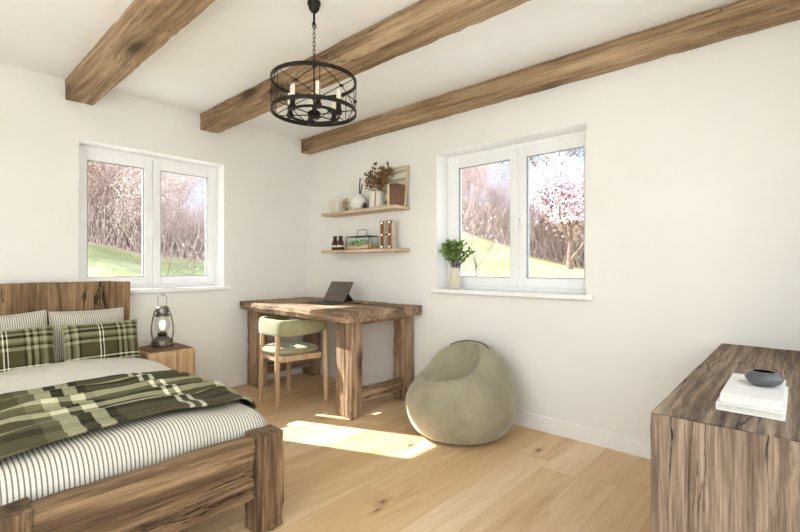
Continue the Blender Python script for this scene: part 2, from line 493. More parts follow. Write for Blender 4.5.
window('added_window_front', 'y', WS, panes=((-3.60, -2.23), (-2.15, -.78), .10, 2.24), sill=False, handle=False, sgn=-1, wallpos=YS)  # this and the next: unseen glazing, added to brighten the room from behind
window('added_window_left', 'x', WW, panes=((-4.10, -2.71), (-2.62, -1.23), .10, 2.24), sill=False, handle=False, sgn=-1, wallpos=XW)

for i, (x0, x1, lab) in enumerate(((-2.087, -1.919, 'rough brown timber ceiling beam above the bed, nearest the left corner of the room'),
                                   (-1.148, -.994, 'rough brown timber ceiling beam in the middle, right behind the round chandelier'),
                                   (-.108, .0, 'rough brown timber ceiling beam running along the top of the right wall'))):
    o = rough_box((x0, YS+.01, 2.257), (x1-.001, -.001, H-.001), .06, .003, .006, i+1).build('ceiling_beam', M_beam, weld=True, bevel=.004)
    tag(o, lab, 'beam', 'timber beams under the ceiling')

# ------------------------------------------------------------------ desk
t = thing('desk', 'rustic thick-topped reclaimed timber desk against the wall under the shelves', 'desk', (0, 0, 0))
def live_top(x0, x1, y0, y1, z0, z1):
    mb = rough_box((x0, y0, z0), (x1, y1, z1), .04, .004, .010, 5)
    nv = []
    for (x, y, z) in mb.v:
        k = max(0, min(1, (x0+.16-x)/.16))
        x += k*(.022*mn.noise(Vector((y*2.6, 1.3, 0)))+.014*mn.noise(Vector((y*9, 4.3, z*12)))) + k*k*.012*(1 if z < (z0+z1)/2 else 0)
        # rounded outer corners
        for (cx, cy) in ((x0, y0), (x0, y1)):
            dx, dy = abs(x-cx), abs(y-cy); R = .07
            if dx < R and dy < R:
                vx, vy = R-dx, R-dy; l = math.hypot(vx, vy); mx_ = max(vx, vy)
                if l > 1e-6:
                    q = mx_/l; x = cx+(R-vx*q)*(1 if cx < x+1e-9 else -1) if True else x
                    y = cy+(R-vy*q)*(1 if cy == y0 else -1)
        nv.append((x, y, z))
    mb.v = nv
    return mb
live_top(-.832, -.02, -1.535, -.02, .700, .778).build('desktop', M_desk['Y'], t, weld=True, bevel=.005)
DL = {}
for (x0, x1, y0, y1, s) in ((-.712, -.602, -1.452, -1.275, 1), (-.125, -.028, -1.452, -1.30, 2), (-.73, -.622, -.215, -.035, 3), (-.125, -.028, -.215, -.045, 4)):
    yc = (y0+y1)/2-.012*(1 if s < 3 else 0)
    rough_box((x0, y0, 0), (x1, yc-.002, .703), .045, .004, .009, s+10).build('leg', M_desk['Z'], t, weld=True, bevel=.004)
    rough_box((x0+.004, yc+.002, 0), (x1, y1, .703), .045, .004, .009, s+20).build('leg', M_desk['Z'], t, weld=True, bevel=.004)
for (y0, y1, s) in ((-1.43, -1.37, 31), (-.17, -.1, 32)):
    rough_box((-.604, y0, .095), (-.122, y1, .19), .05, .004, .008, s).build('stretcher', M_desk['X'], t, weld=True, bevel=.004)
    rough_box((-.604, y0, .665), (-.122, y1, .702), .05, .003, .005, s+3).build('apron', M_desk['X'], t, weld=True, bevel=.003)

# ------------------------------------------------------------------ chair
t = thing('armchair', 'beech-legged chair with curved sage green padded back tucked under the desk', 'chair', (-.738, -.71, 0))
def chaikin(p, n):
    for _ in range(n):
        q = [p[0]]
        for a, b in zip(p, p[1:]): q += [(a[0]*.75+b[0]*.25, a[1]*.75+b[1]*.25), (a[0]*.25+b[0]*.75, a[1]*.25+b[1]*.75)]
        p = q+[p[-1]]
    return p
_cp = chaikin([(.19, -.262), (.02, -.245), (-.160, -.172), (-.168, -.07), (-.168, .07), (-.160, .172), (.02, .245), (.19, .262)], 4)
_cl = [0.]
for a_, b_ in zip(_cp, _cp[1:]): _cl.append(_cl[-1]+math.dist(a_, b_))
def cpath(s):   # s 0..1 : south arm end -> west back -> north arm end (local)
    d = s*_cl[-1]
    for k in range(len(_cl)-1):
        if d <= _cl[k+1]+1e-9:
            f = (d-_cl[k])/(_cl[k+1]-_cl[k]); return tuple(_cp[k][i]+(_cp[k+1][i]-_cp[k][i])*f for i in (0, 1))
    return _cp[-1]
def band():
    mb = MB(); N = 56; K = 14
    pts = [cpath(i/N) for i in range(N+1)]
    def fn(u, v):
        i = int(round(u*N)); x, y = pts[i]; a = pts[max(0, i-1)]; b = pts[min(N, i+1)]
        tx, ty = b[0]-a[0], b[1]-a[1]; l = math.hypot(tx, ty) or 1; nx, ny = ty/l, -tx/l
        e = abs(u-.5)*2; hgt = .066*(1-.38*max(0, (e-.45)/.55)**1.3); zc = .612+.012*max(0, (e-.3)/.7)
        cap = max(0, 1-max(0, (e-.94)/.06)**2)**.5 if e > .94 else 1
        th = .022*max(cap, .02)
        an = 2*PI*v; cx, sz = math.cos(an), math.sin(an)
        ex = .6
        return Vector((x+nx*th*math.copysign(abs(cx)**ex, cx), y+ny*th*math.copysign(abs(cx)**ex, cx), zc+hgt*math.copysign(abs(sz)**.75, sz)*max(cap, .3)))
    mb.grid(fn, N, 24); mb.uv = {}
    return mb
band().build('backrest', M_chairfab, t, smooth=180, weld=True)
def seat_cushion(z0, z1, grow=0., rr=.5):
    mb = MB(); N = 40; K = 10
    def plan(a):
        c, n = math.cos(a), math.sin(a); ex = 2/3.4
        x = .195*math.copysign(abs(c)**ex, c); y = math.copysign(abs(n)**ex, n)
        y *= (.205+.03*(x/.195))
        return x*(1+grow), y*(1+grow)
    def fn(u, v):
        a = 2*PI*u; x, y = plan(a); q = -PI/2+PI*v; k = max(0., math.cos(q))**rr
        zz = (z0+z1)/2+(z1-z0)/2*math.sin(q)
        return Vector((x*(k if abs(math.sin(q)) > .0 else 1), y*k, zz))
    mb.grid(fn, N, 18); mb.uv = {}
    return mb
seat_cushion(.395, .462, 0, .32).build('seat', M_chairfab, t, smooth=180, weld=True)
def frame_ring():
    mb = MB(); cs = [(-.165, -.16), (-.165, .16), (.165, .215), (.165, -.215)]
    for i in range(4):
        a, b = Vector(cs[i]+(.378,)), Vector(cs[(i+1) % 4]+(.378,)); d = b-a
        mb.box((a+b)/2, (d.length, .02, .045), Matrix.Rotation(math.atan2(d.y, d.x), 3, 'Z'))
    return mb
frame_ring().build('seat_frame', M_chairwood, t, bevel=.004)
for (bx_, by_, tx, ty, zt) in ((-.178, .125, -.166, .115, .56), (-.178, -.112, -.166, -.105, .56), (.182, .262, .178, .255, .60), (.182, -.262, .178, -.255, .60)):
    MB().tube([(bx_+(tx-bx_)*k, by_+(ty-by_)*k, zt*k) for k in (0, .25, .5, .75, 1)], [.017, .020, .0215, .0205, .018], 12).build('leg', M_chairwood, t, smooth=60)

# ------------------------------------------------------------------ tablet laptop, notebook
t = thing('laptop', 'dark tablet laptop standing open on the rustic desk', 'laptop', (-.34, -.80, .779), math.radians(4))
MB().b2((-.19, -.13, 0), (-.01, .13, .006)).build('keyboard', M_alu, t, bevel=.002)
kb = MB()
for i in range(5):
    for j in range(12): kb.box((-.165+.025*i*.9, -.11+j*.02, .0068), (.019, .017, .002))
kb.build('keys', M_black, t)
R_ = Matrix.Rotation(math.radians(33), 3, 'Y')
MB().box(Vector((0, 0, .006))+R_ @ Vector((0, 0, .102)), (.008, .27, .204), R_).build('screen_housing', M_steeldk, t, bevel=.002)
MB().box(Vector((0, 0, .006))+R_ @ Vector((-.0045, 0, .102)), (.001, .262, .196), R_).build('screen', M_screen, t)
a = Vector((0, 0, .006))+R_ @ Vector((.006, 0, .09))
ks = MB().add([(a.x, -.127, a.z), (a.x, .127, a.z), (a.x+.075, .127, .002), (a.x+.075, -.127, .002), (a.x+.004, -.127, a.z), (a.x+.004, .127, a.z), (a.x+.079, .127, .002), (a.x+.079, -.127, .002)],
    [(0,1,2,3), (4,7,6,5), (0,4,5,1), (3,2,6,7), (0,3,7,4), (1,5,6,2)])
ks.add([(.01, -.129, .004), (.073, -.129, .004), (.05, -.129, .085), (.01, -.127, .004), (.073, -.127, .004), (.05, -.127, .085)], [(0,1,2), (3,5,4), (0,3,4,1), (1,4,5,2), (2,5,3,0)])
ks.build('kickstand', M_black, t)
o = tag(MB().box((0, 0, .006), (.13, .19, .011)).build('notebook', M_phone, bevel=.003, loc=(-.25, -1.0, .779)), 'thin dark brown notebook lying on the desk right of the laptop', 'notebook')
o.rotation_euler.z = .1
tag(MB().box((0, 0, .009), (.04, .05, .016)).build('eraser', M_tan, bevel=.004, loc=(-.27, -1.13, .779)), 'small tan block lying on the desk beside the thin notebook', 'eraser')

# ------------------------------------------------------------------ bean bag
def bean_bag():
    def sm(a, b, k): h = max(k-abs(a-b), 0)/k; return min(a, b)-h*h*k*.25
    def smx(a, b, k): return -sm(-a, -b, k)
    def ell(p, c, r):
        q = Vector(((p.x-c[0])/r[0], (p.y-c[1])/r[1], (p.z-c[2])/r[2])); return (q.length-1)*min(r)
    def sdf(p):
        d = ell(p, (0, 0, .185), (.362, .362, .285))
        d = sm(d, ell(p, (.115, .0, .34), (.22, .29, .245)), .08)
        d = smx(d, -ell(p, (-.10, .04, .57), (.20, .215, .27)), .035)
        d = smx(d, -(p.z-.002), .05)
        return d
    C0 = Vector((.05, 0, .14)); mb = MB(); NU, NV = 96, 64
    def surf(d):
        lo, hi = 0., .05
        while sdf(C0+d*hi) < 0 and hi < 1: hi += .02
        lo = hi-.02
        for _ in range(14):
            m = (lo+hi)/2
            if sdf(C0+d*m) < 0: lo = m
            else: hi = m
        p = C0+d*lo
        w = mn.noise(Vector((p.x*5, p.y*5, p.z*11)))*.010+mn.noise(p*16)*.004
        p += d*w*min(1, p.z/.08)
        p.z = max(p.z, .0)
        return p
    def fn(u, v):
        th = PI*v; ph = 2*PI*u
        return surf(Vector((math.sin(th)*math.cos(ph), math.sin(th)*math.sin(ph), math.cos(th))))
    mb.grid(fn, NU, NV); mb.uv = {}
    seams = [[surf((Vector((.10+.02*math.sin(PI*i/24), -.15+.30*i/24, .53))-C0).normalized())+Vector((0, 0, .002)) for i in range(25)]]
    for k in range(4):
        a = .6+k*1.6
        seams.append([surf(Vector((math.sin(t_)*math.cos(a), math.sin(t_)*math.sin(a), math.cos(t_))))*1. for t_ in [.62+.075*i for i in range(14)]])
    return mb, seams
bb = thing('bean_bag', 'sage beige velvet bean bag chair slumped on the floor against the wall', 'bean bag', (-.366, -2.142, 0))
bag_mesh, seams = bean_bag()
bag_mesh.build('bag', M_bag, bb, smooth=180, weld=.0005)
MB().tube(seams[0], .0045, 6).build('top_seam', M_seam, bb, smooth=180)
for q in seams[1:]: MB().tube(q, .0022, 5).build('side_seam', M_bag, bb, smooth=180)

# ------------------------------------------------------------------ bed
BX0, BX1, BY = -2.715, -1.757, -2.2
bed = thing('bed', 'single bed frame of rough reclaimed timber with a plank headboard', 'bed', ((BX0+BX1)/2, 0, 0)); bo = Vector(bed.location)
def rb(name, lo, hi, mat, s, **k):
    lo = Vector(lo)-bo; hi = Vector(hi)-bo
    return rough_box(lo, hi, .05, .004, .009, s).build(name, mat, bed, weld=True, bevel=.004)
rb('headboard', (-2.775, -.10, .1), (-1.705, -.02, .985), M_head, 41)
rb('footboard', (BX0+.12, BY+.012, .152), (BX1-.128, BY+.08, .402), M_bed['X'], 42)
for (x0, x1, s) in ((BX0, BX0+.13, 43), (BX1-.128, BX1, 44)):
    rb('post', (x0, BY, 0), (x1, BY+.115, .402), M_bed['Z'], s)
rb('side_rail', (BX1-.075, BY+.115, .16), (BX1-.015, -.1, .34), M_bed['Y'], 45)
rb('side_rail', (BX0+.015, BY+.115, .16), (BX0+.075, -.1, .34), M_bed['Y'], 46)
for x in (BX0+.03, BX1-.09): rb('leg', (x, -.2, 0), (x+.07, -.1, .17), M_bed['Z'], 47)
MB().b2(Vector((BX0+.075, BY+.115, .2))-bo, Vector((BX1-.075, -.1, .24))-bo).build('slat_base', M_bed['Y'], bed)
mt = tag(MB().b2((BX0+.08, BY+.125, .241), (BX1-.08, -.105, .40)).build('mattress', M_sheet, bevel=.04, bseg=4), 'mattress in the timber bed under the striped duvet', 'mattress')

# bed-top surface shared by duvet, fold and throw
CX = (BX0+BX1)/2; HWX = .41; YF0 = -1.985; RR = .10
def topz(x, y):
    u = (x-CX)/.46
    z = .488-.030*abs(u)**2.2
    z += .010*mn.noise(Vector((x*3, y*3, 1)))+.005*mn.noise(Vector((x*8, y*5, 2)))
    return z
def drape(u, w, off=0., sidedrop=.16, footdrop=.12):
    """u: signed arc position across the bed, w: arc position along y (negative = to the foot)"""
    ox = max(0, abs(u)-HWX); oy = max(0, YF0-w); s = 1 if u >= 0 else -1
    x = CX+max(-HWX, min(HWX, u)); y = max(w, YF0)
    r = max(ox, oy)
    if r <= 0: return Vector((x, y, topz(x, y)+off))
    l = math.hypot(ox, oy); cx, cy = ox/l, oy/l
    q = PI/2*RR
    if r < q: a = r/RR; h = RR*math.sin(a); d = RR*(1-math.cos(a)); nh, nz = math.sin(a), math.cos(a)
    else: h = RR; d = RR+(r-q); nh, nz = 1., 0.
    z = topz(x, y)-d
    wv = .010*mn.noise(Vector(((w if cx > cy else u)*7, 3.3, 0)))*min(1, d/.1)
    h += wv
    return Vector((x+s*cx*(h+off*nh), y-cy*(h+off*nh), z+off*nz))
du = thing('duvet', 'cream duvet with thin dark ticking stripes spread over the bed', 'duvet', (0, 0, 0))
UE, W0, W1 = HWX+.235, -.52, YF0-.21
MB().grid(lambda a, b: drape(-UE+2*UE*a, W0+(W1-W0)*b), 90, 110).build('cover', M_duvet, du, smooth=180, solid=.02)
# turned-back plain strip near the pillows, its dark stitched hem
MB().grid(lambda a, b: drape(-UE+2*UE*a, -.47+(-1.09+.47)*b, .022+.012*math.sin(PI*min(1, b*1.0))), 80, 30).build('turned_back_strip', M_fold, du, smooth=180, solid=.012)
MB().tube([drape(-UE+2*UE*i/100, -1.092, .017) for i in range(101)], .008, 8).build('hem', M_edge, du, smooth=180)

def throw():
    mb = MB(); NU, NV = 150, 90; UT = HWX+.20
    def fn(a, b):
        u = -UT-.05+(2*UT+.05)*a
        e0 = -1.125+.025*mn.noise(Vector((u*3, 9, 0)))
        e1 = -1.985+.16*max(0, (u-.30)/.3)+.035*mn.noise(Vector((u*2.5, 4, 0)))+.03*math.cos(u*3)
        w = e0+(e1-e0)*b
        k = math.sin(PI*b)**.5 if 0 < b < 1 else 0
        fold = .5+.5*math.sin(b*2*PI*5.2+1.6*mn.noise(Vector((u*1.7, b*3, 5)))+u*1.2)
        off = .034+k*(.020*fold**1.5+.010*mn.noise(Vector((u*6, b*12, 7))))
        return drape(u, w, off)
    mb.grid(fn, NU, NV, lambda a, b: (a*1.0, b*1.15+.03*math.sin(a*9)))
    return mb
th = thing('throw_blanket', 'olive and cream plaid woven blanket laid rumpled across the bed', 'blanket', (0, 0, 0))
throw().build('cloth', M_throw, th, smooth=180, solid=.010)
M_fr = plain('cream_fringe', (196, 194, 160), .9, 0, .3, 60)

def pillow(w, h, th_, seed, pw=3.2):
    mb = MB(); N = 36
    def s(side):
        def fn(a, b):
            u, v = 2*a-1, 2*b-1
            k = (max(0, 1-abs(u)**pw)*max(0, 1-abs(v)**pw))**.55
            pinch = 1-.035*(1-abs(v)**2)*abs(u)**3-.0
            pinch2 = 1-.06*(1-abs(u)**2)*abs(v)**3
            n = mn.noise(Vector((u*2.2+seed, v*2.2, side)))*.012+mn.noise(Vector((u*5+seed, v*5, side)))*.005
            return Vector((u*w/2*pinch, side*(th_*k+n*k), v*h/2*pinch2))
        return fn
    mb.grid(s(-1), N, N, lambda a, b: (a*WUV[0], b*WUV[1])); mb.grid(s(1), N, N, lambda a, b: (a*WUV[0], b*WUV[1]))
    return mb
WUV = [1, 1]
def put_pillow(name, loc, tilt, w, h, th_, mat, label, group, seed, rz=0, ry=0):
    WUV[:] = (w, h) if mat is M_stripepillow else (1, 1)
    r = thing(name, label, 'pillow', loc, 0, group); r.rotation_euler = (tilt, ry, rz)
    pillow(w, h, th_, seed).build('cushion_cover', mat, r, smooth=180, weld=.0006)
    z = MB()
    pts = []
    for i in range(4):
        for k in range(10):
            f = k/10; u, v = ((-1+2*f, -1), (1, -1+2*f), (1-2*f, 1), (-1, 1-2*f))[i]
            pts.append((u*w/2*(1-.035*(1-v*v)*abs(u)**3), 0, v*h/2*(1-.06*(1-u*u)*abs(v)**3)))
    z.tube(pts, .004, 6, closed=True).build('piping', mat, r, smooth=180)
    return r
g1, g2 = 'striped pillows against the headboard', 'plaid cushions in front of the striped pillows'
put_pillow('striped_pillow', (-1.99, -.205, .625), math.radians(-12), .43, .345, .062, M_stripepillow, 'striped cream pillow against the headboard behind the cushion beside the nightstand', g1, 1)
put_pillow('striped_pillow', (-2.425, -.205, .627), math.radians(-12), .43, .345, .062, M_stripepillow, 'striped cream pillow against the headboard, cut off by the left edge', g1, 4, 0, math.radians(-3))
put_pillow('plaid_cushion', (-1.962, -.41, .585), math.radians(-15), .425, .285, .07, M_plaid, 'olive plaid cushion on the bed on the side of the lantern and nightstand', g2, 2)
put_pillow('plaid_cushion', (-2.432, -.41, .58), math.radians(-15), .44, .30, .07, M_plaid, 'olive plaid cushion on the bed, cut off by the left edge', g2, 3, 0, math.radians(-1))

# ------------------------------------------------------------------ nightstand and lantern
ns = thing('nightstand', 'solid block of honey coloured wood serving as bedside table', 'nightstand', (-1.525, -.27, 0))
no = Vector(ns.location)
rough_box(Vector((-1.70, -.452, 0))-no, Vector((-1.366, -.10, .486))-no, .05, .003, .006, 51).build('body', M_stand, ns, weld=True, bevel=.032, bseg=5)
MB().b2(Vector((-1.678, -.432, .480))-no, Vector((-1.388, -.122, .4885))-no).build('top', M_standtop, ns, bevel=.004)

ln = thing('lantern', 'galvanised hurricane lantern with glowing bulb standing on the wooden nightstand', 'lantern', (-1.522, -.21, .489)); ln.scale = (.88, .88, .86)
MB().lathe([(.086, 0), (.092, .004), (.092, .018), (.086, .024), (.084, .052), (.074, .062), (.06, .068), (.05, .082), (.04, .088), (.001, .088)], seg=36).build('tank', M_steel, ln, smooth=40)
MB().lathe([(.034, .088), (.038, .094), (.038, .11), (.028, .12), (.001, .121)], seg=24).build('burner', M_steeldk, ln, smooth=40)
MB().lathe([(.036, .115), (.05, .14), (.062, .175), (.062, .205), (.052, .24), (.042, .262), (.041, .262), (.051, .24), (.061, .205), (.061, .175), (.049, .14), (.035, .115)], seg=32).build('globe', M_glass, ln, smooth=180)
MB().lathe([(.05, .258), (.058, .262), (.058, .276), (.045, .284), (.045, .30), (.052, .304), (.052, .335), (.047, .341), (.038, .348), (.030, .352), (.001, .353)], seg=28).build('cap', M_steel, ln, smooth=40)
side = MB()
for s in (-1, 1):
    pts = [(s*x*.69, -s*x*.72, z) for x, z in ((.078, .055), (.088, .08), (.094, .12), (.092, .17), (.084, .22), (.074, .27), (.064, .30), (.052, .315))]
    side.tube(pts, .0065, 8)
side.build('side_tube', M_steel, ln, smooth=180)
MB().tube([(s*.69, -s*.72, z) for s, z in ((-.036, .33), (-.036, .36), (-.037, .40), (-.036, .432), (-.024, .441), (0, .443), (.024, .441), (.036, .432), (.037, .40), (.036, .36), (.036, .33))], .0025, 6).build('bail_handle', M_steel, ln, smooth=180)
MB().tube([(.69*.014*math.cos(2*PI*i/16), -.72*.014*math.cos(2*PI*i/16), .456+.014*math.sin(2*PI*i/16)) for i in range(16)], .0028, 6, closed=True).build('ring', M_steel, ln, smooth=180)
bl = MB().lathe([(.012, .121), (.014, .135), (.012, .14), (.001, .14)], seg=14).build('bulb_socket', M_brass, ln, smooth=60)
MB().lathe([(.008, .141), (.013, .15), (.02, .175), (.024, .20), (.018, .216), (.001, .222)], seg=16).build('bulb', M_bulb, ln, smooth=180)

# ------------------------------------------------------------------ sideboard, books, bowl
sb = thing('sideboard', 'heavy reclaimed timber sideboard with waterfall end panel, standing along the wall', 'sideboard', (-.75, -3.83, 0)); so = Vector(sb.location)
SX0, SX1, SY0, SY1, SZ = -1.482, -.03, -4.21, -3.522, .70
def sbx(name, lo, hi, mat, s, step=.04, chip=.008): return rough_box(Vector(lo)-so, Vector(hi)-so, step, .003, chip, s).build(name, mat, sb, weld=True, bevel=.003)
for nm, lo, hi, mt_, sd in (('top', (SX0, SY0, SZ-.06), (SX1, SY1, SZ), M_side['X'], 61), ('end_panel', (SX0, SY0, 0), (SX0+.06, SY1, SZ), M_side['Z'], 62)):
    q = rough_box(Vector(lo)-so, Vector(hi)-so, .04, .0015, .0025, sd); nv = []
    for x, y, z in q.v:      # mitred corner: the grain runs over the top and down the end
        X_, Z_ = x+so.x-SX0, z
        if nm == 'top': k = (SX1-SX0-X_)/(SX1-SX0); X_ = X_+max(0, SZ-Z_+.0005)*k
        else: Z_ = Z_*(SZ-max(0, X_)-.0005)/SZ
        nv.append((X_+SX0-so.x, y, Z_))
    q.v = nv; q.build(nm, mt_, sb, weld=True, bevel=.002)
sbx('end_panel', (SX1-.06, SY0, 0), (SX1, SY1, SZ-.0585), M_side['Z'], 63)
sbx('back_panel', (SX0+.06, SY0, .06), (SX1-.06, SY0+.03, SZ-.06), M_side['X'], 64, .1)
sbx('bottom_shelf', (SX0+.06, SY0, .06), (SX1-.06, SY1-.04, .1), M_side['X'], 65, .1)
for k in range(2):
    x0 = SX0+.065+k*.663
    d = sbx('door', (x0, SY1-.04, .105), (x0+.657, SY1-.008, SZ-.064), M_side['X'], 66+k, .08, .004)
    MB().box(Vector((x0+(.6 if k == 0 else .057), SY1+.002, .40))-so, (.014, .02, .14)).build('handle', M_iron, d, bevel=.003)

def book(name, x0, x1, y0, y1, z0, z1, label, group=None):
    r = thing(name, label, 'book', ((x0+x1)/2, (y0+y1)/2, z0), 0, group); w, d, h = x1-x0, y1-y0, z1-z0; c = .0035
    MB().b2((-w/2, -d/2, 0), (w/2, d/2, c)).b2((-w/2, -d/2, h-c), (w/2, d/2, h)).b2((-w/2, d/2-c, c), (w/2, d/2, h-c)).build('cover', M_book, r, bevel=.001)
    MB().b2((-w/2+.004, -d/2+.004, c), (w/2-.004, d/2-c, h-c)).build('pages', M_page, r)
    return r
g = 'white books on the sideboard'
book('book', -1.345, -1.0, -3.797, -3.652, .702, .722, 'lower and larger of the two white books on the sideboard', g)
book('book', -1.325, -1.015, -3.792, -3.66, .7225, .745, 'upper white book on the sideboard, directly under the grey bowl', g)
bw = thing('bowl', 'squat dark grey ceramic bowl sitting on the white books', 'bowl', (-1.145, -3.745, .746)); bw.scale = (.76, .76, .92)
MB().lathe([(.001, .0), (.034, .0), (.04, .003), (.054, .012), (.060, .023), (.057, .034), (.046, .043), (.037, .045), (.034, .043)], seg=40).build('outside', M_bowl, bw, smooth=60)
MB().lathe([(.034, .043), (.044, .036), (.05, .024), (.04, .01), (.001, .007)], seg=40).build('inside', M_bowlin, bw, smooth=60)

# ------------------------------------------------------------------ shelves and what stands on them
SD = .182
def shelf(z0, z1, label):
    return tag(MB().b2((-SD, -1.388, z0), (-.001, -.43, z1)).build('wall_shelf', M_shelf, bevel=.002), label, 'shelf', 'floating shelves above the desk')
shelf(1.568, 1.594, 'upper pale wooden wall shelf, carrying the framed print and dried flowers')
shelf(1.216, 1.242, 'lower pale wooden wall shelf, carrying the letter and the terrarium')
ZU, ZL = 1.595, 1.243
# upper shelf
t = thing('box_frame', 'plain cream block frame at the far end of the upper shelf', 'frame', (-.10, -.545, ZU))
MB().b2((-.03, -.07, 0), (.03, .07, .135)).build('block', M_white, t, bevel=.003)
MB().b2((-.032, -.055, .012), (-.0302, .055, .123)).build('card', M_card, t)
t = thing('candle_lantern', 'small brass wire and glass tealight holder beside the cream block frame', 'candle holder', (-.10, -.70, ZU))
wl = MB()
q = [(-.028, -.028), (-.028, .028), (.028, .028), (.028, -.028)]
for i in range(4):
    a, b = q[i], q[(i+1) % 4]
    for z in (.003, .085): wl.bar(a+(z,), b+(z,), .0025, 6)
    wl.bar(a+(.003,), a+(.085,), .0025, 6); wl.bar(a+(.085,), (0, 0, .125), .0025, 6)
wl.build('wire_frame', M_brass, t)
MB().lathe([(.024, .004), (.024, .07), (.022, .07), (.022, .006), (.001, .006)], seg=18).build('glass_cup', M_glass, t, smooth=40)
MB().lathe([(.018, .007), (.018, .03), (.001, .03)], seg=16).build('candle', M_brass, t, smooth=40)
t = thing('round_vase', 'round white ceramic vase with two dark reeds on the upper shelf', 'vase', (-.095, -.855, ZU))
MB().lathe([(.001, 0), (.04, 0), (.062, .02), (.078, .06), (.076, .095), (.056, .125), (.03, .14), (.026, .15), (.022, .15), (.024, .138), (.001, .13)], seg=32).build('body', M_white, t, smooth=60)
MB().bar((0, -.01, .12), (0, -.022, .285), .0055, 8).bar((.004, -.015, .12), (.0, -.052, .235), .0055, 8).build('reed', M_steeldk, t)
t = tag(MB().lathe([(.026, 0), (.027, .003), (.004, .06), (.001, .062)], seg=20).build('incense_cone_holder', M_black, smooth=40, loc=(-.13, -.975, ZU)), 'tiny black cone ornament between the two white vases on the upper shelf', 'ornament')
t = thing('flower_vase', 'white cylinder vase holding a bunch of dried brown flowers on the upper shelf', 'vase', (-.09, -1.085, ZU))
MB().lathe([(.001, 0), (.062, 0), (.066, .006), (.066, .135), (.06, .143), (.055, .143), (.058, .132), (.001, .12)], seg=32).build('body', M_white, t, smooth=50)
r2 = random.Random(3)
stm, lv = MB(), MB()
def leaf(mb, p, d, l, w, r):
    d = d.normalized(); s = d.orthogonal().normalized(); s.rotate(Matrix.Rotation(r.random()*2*PI, 3, d).to_quaternion()); n = d.cross(s)
    mb.add([p, p+d*l*.45+s*w/2+n*w*.12, p+d*l, p+d*l*.45-s*w/2+n*w*.12, p+d*l*.5-n*w*.1], [(0, 1, 4), (1, 2, 4), (2, 3, 4), (3, 0, 4)])
for i in range(20):
    a = r2.random()*2*PI; e = r2.uniform(.2, 1.0); tip = Vector((math.cos(a)*.085*e-.01, math.sin(a)*.15*e-.03, r2.uniform(.24, .37)+.03*(1-e)))
    p0 = Vector((math.cos(a)*.03, math.sin(a)*.03, .10)); mid_ = p0.lerp(tip, .5)+Vector((0, 0, .02))
    stm.tube([p0, mid_, tip], .0018, 5)
    for k in range(14):
        f = r2.uniform(.45, 1.05); p = p0.lerp(tip, f)+Vector((r2.uniform(-1, 1), r2.uniform(-1, 1), r2.uniform(-1, 1)))*.022
        leaf(lv, p, Vector((r2.uniform(-1, 1), r2.uniform(-1, 1), r2.uniform(-.4, 1))), r2.uniform(.026, .05), r2.uniform(.016, .028), r2)
stm.build('stem', M_drystem, t); tag(lv.build('dried_flowers', M_dry, t, smooth=180), 'dried brown flowers')
MB().bar((-.069, -.045, .01), (-.066, -.05, .15), .004, 8).build('stalk', M_brass, t)
t = thing('standing_book', 'brown leather bound book standing upright in front of the framed print', 'book', (-.085, -1.325, ZU))
MB().b2((-.07, -.05, 0), (.04, -.046, .178)).b2((-.07, .046, 0), (.04, .05, .178)).b2((-.074, -.05, 0), (-.07, .05, .178)).build('cover', M_leather, t, bevel=.002)
MB().b2((-.069, -.0455, .004), (.036, .0455, .174)).build('pages', M_page, t)
MB().b2((-.0752, .026, .0), (-.0742, .047, .178)).build('spine_band', M_labelc, t)
t = thing('framed_print', 'square pale wood framed print leaning on the wall at the end of the upper shelf', 'picture', (-.052, -1.215, ZU)); t.rotation_euler = (0, math.radians(6), 0)
fr = MB(); fw, FH, FWd = .016, .345, .34
fr.b2((-.01, -FWd/2, 0), (.01, -FWd/2+fw, FH)).b2((-.01, FWd/2-fw, 0), (.01, FWd/2, FH)).b2((-.01, -FWd/2+fw, 0), (.01, FWd/2-fw, fw)).b2((-.01, -FWd/2+fw, FH-fw), (.01, FWd/2-fw, FH))
fr.build('frame', M_framew, t, bevel=.002)
def print_mat():
    m = Mat('print_bands'); x, y, z = m.xyz(); n = m.noise(m.co(), 18, 3)
    f = (z/.345+(n-.5)*.05+(y*.12))
    c = m.ramp(f, [(0, (200, 194, 170)), (.12, (150, 150, 132)), (.2, (214, 208, 184)), (.36, (166, 166, 146)), (.5, (206, 200, 174)), (.62, (160, 160, 140)), (.7, (216, 210, 186)), (.82, (168, 166, 146)), (.9, (214, 208, 186))], 'CONSTANT')
    return m.done(c, .5)
MB().b2((-.002, -FWd/2+fw, fw), (.004, FWd/2-fw, FH-fw)).build('print', print_mat(), t)
tag(MB().lathe([(.001, .002), (.03, 0), (.05, .006), (.052, .009), (.03, .006), (.001, .006)], seg=28).build('saucer', M_white, smooth=60, loc=(-.135, -1.215, ZU)), 'small white saucer lying beside the flower vase on the upper shelf', 'dish')
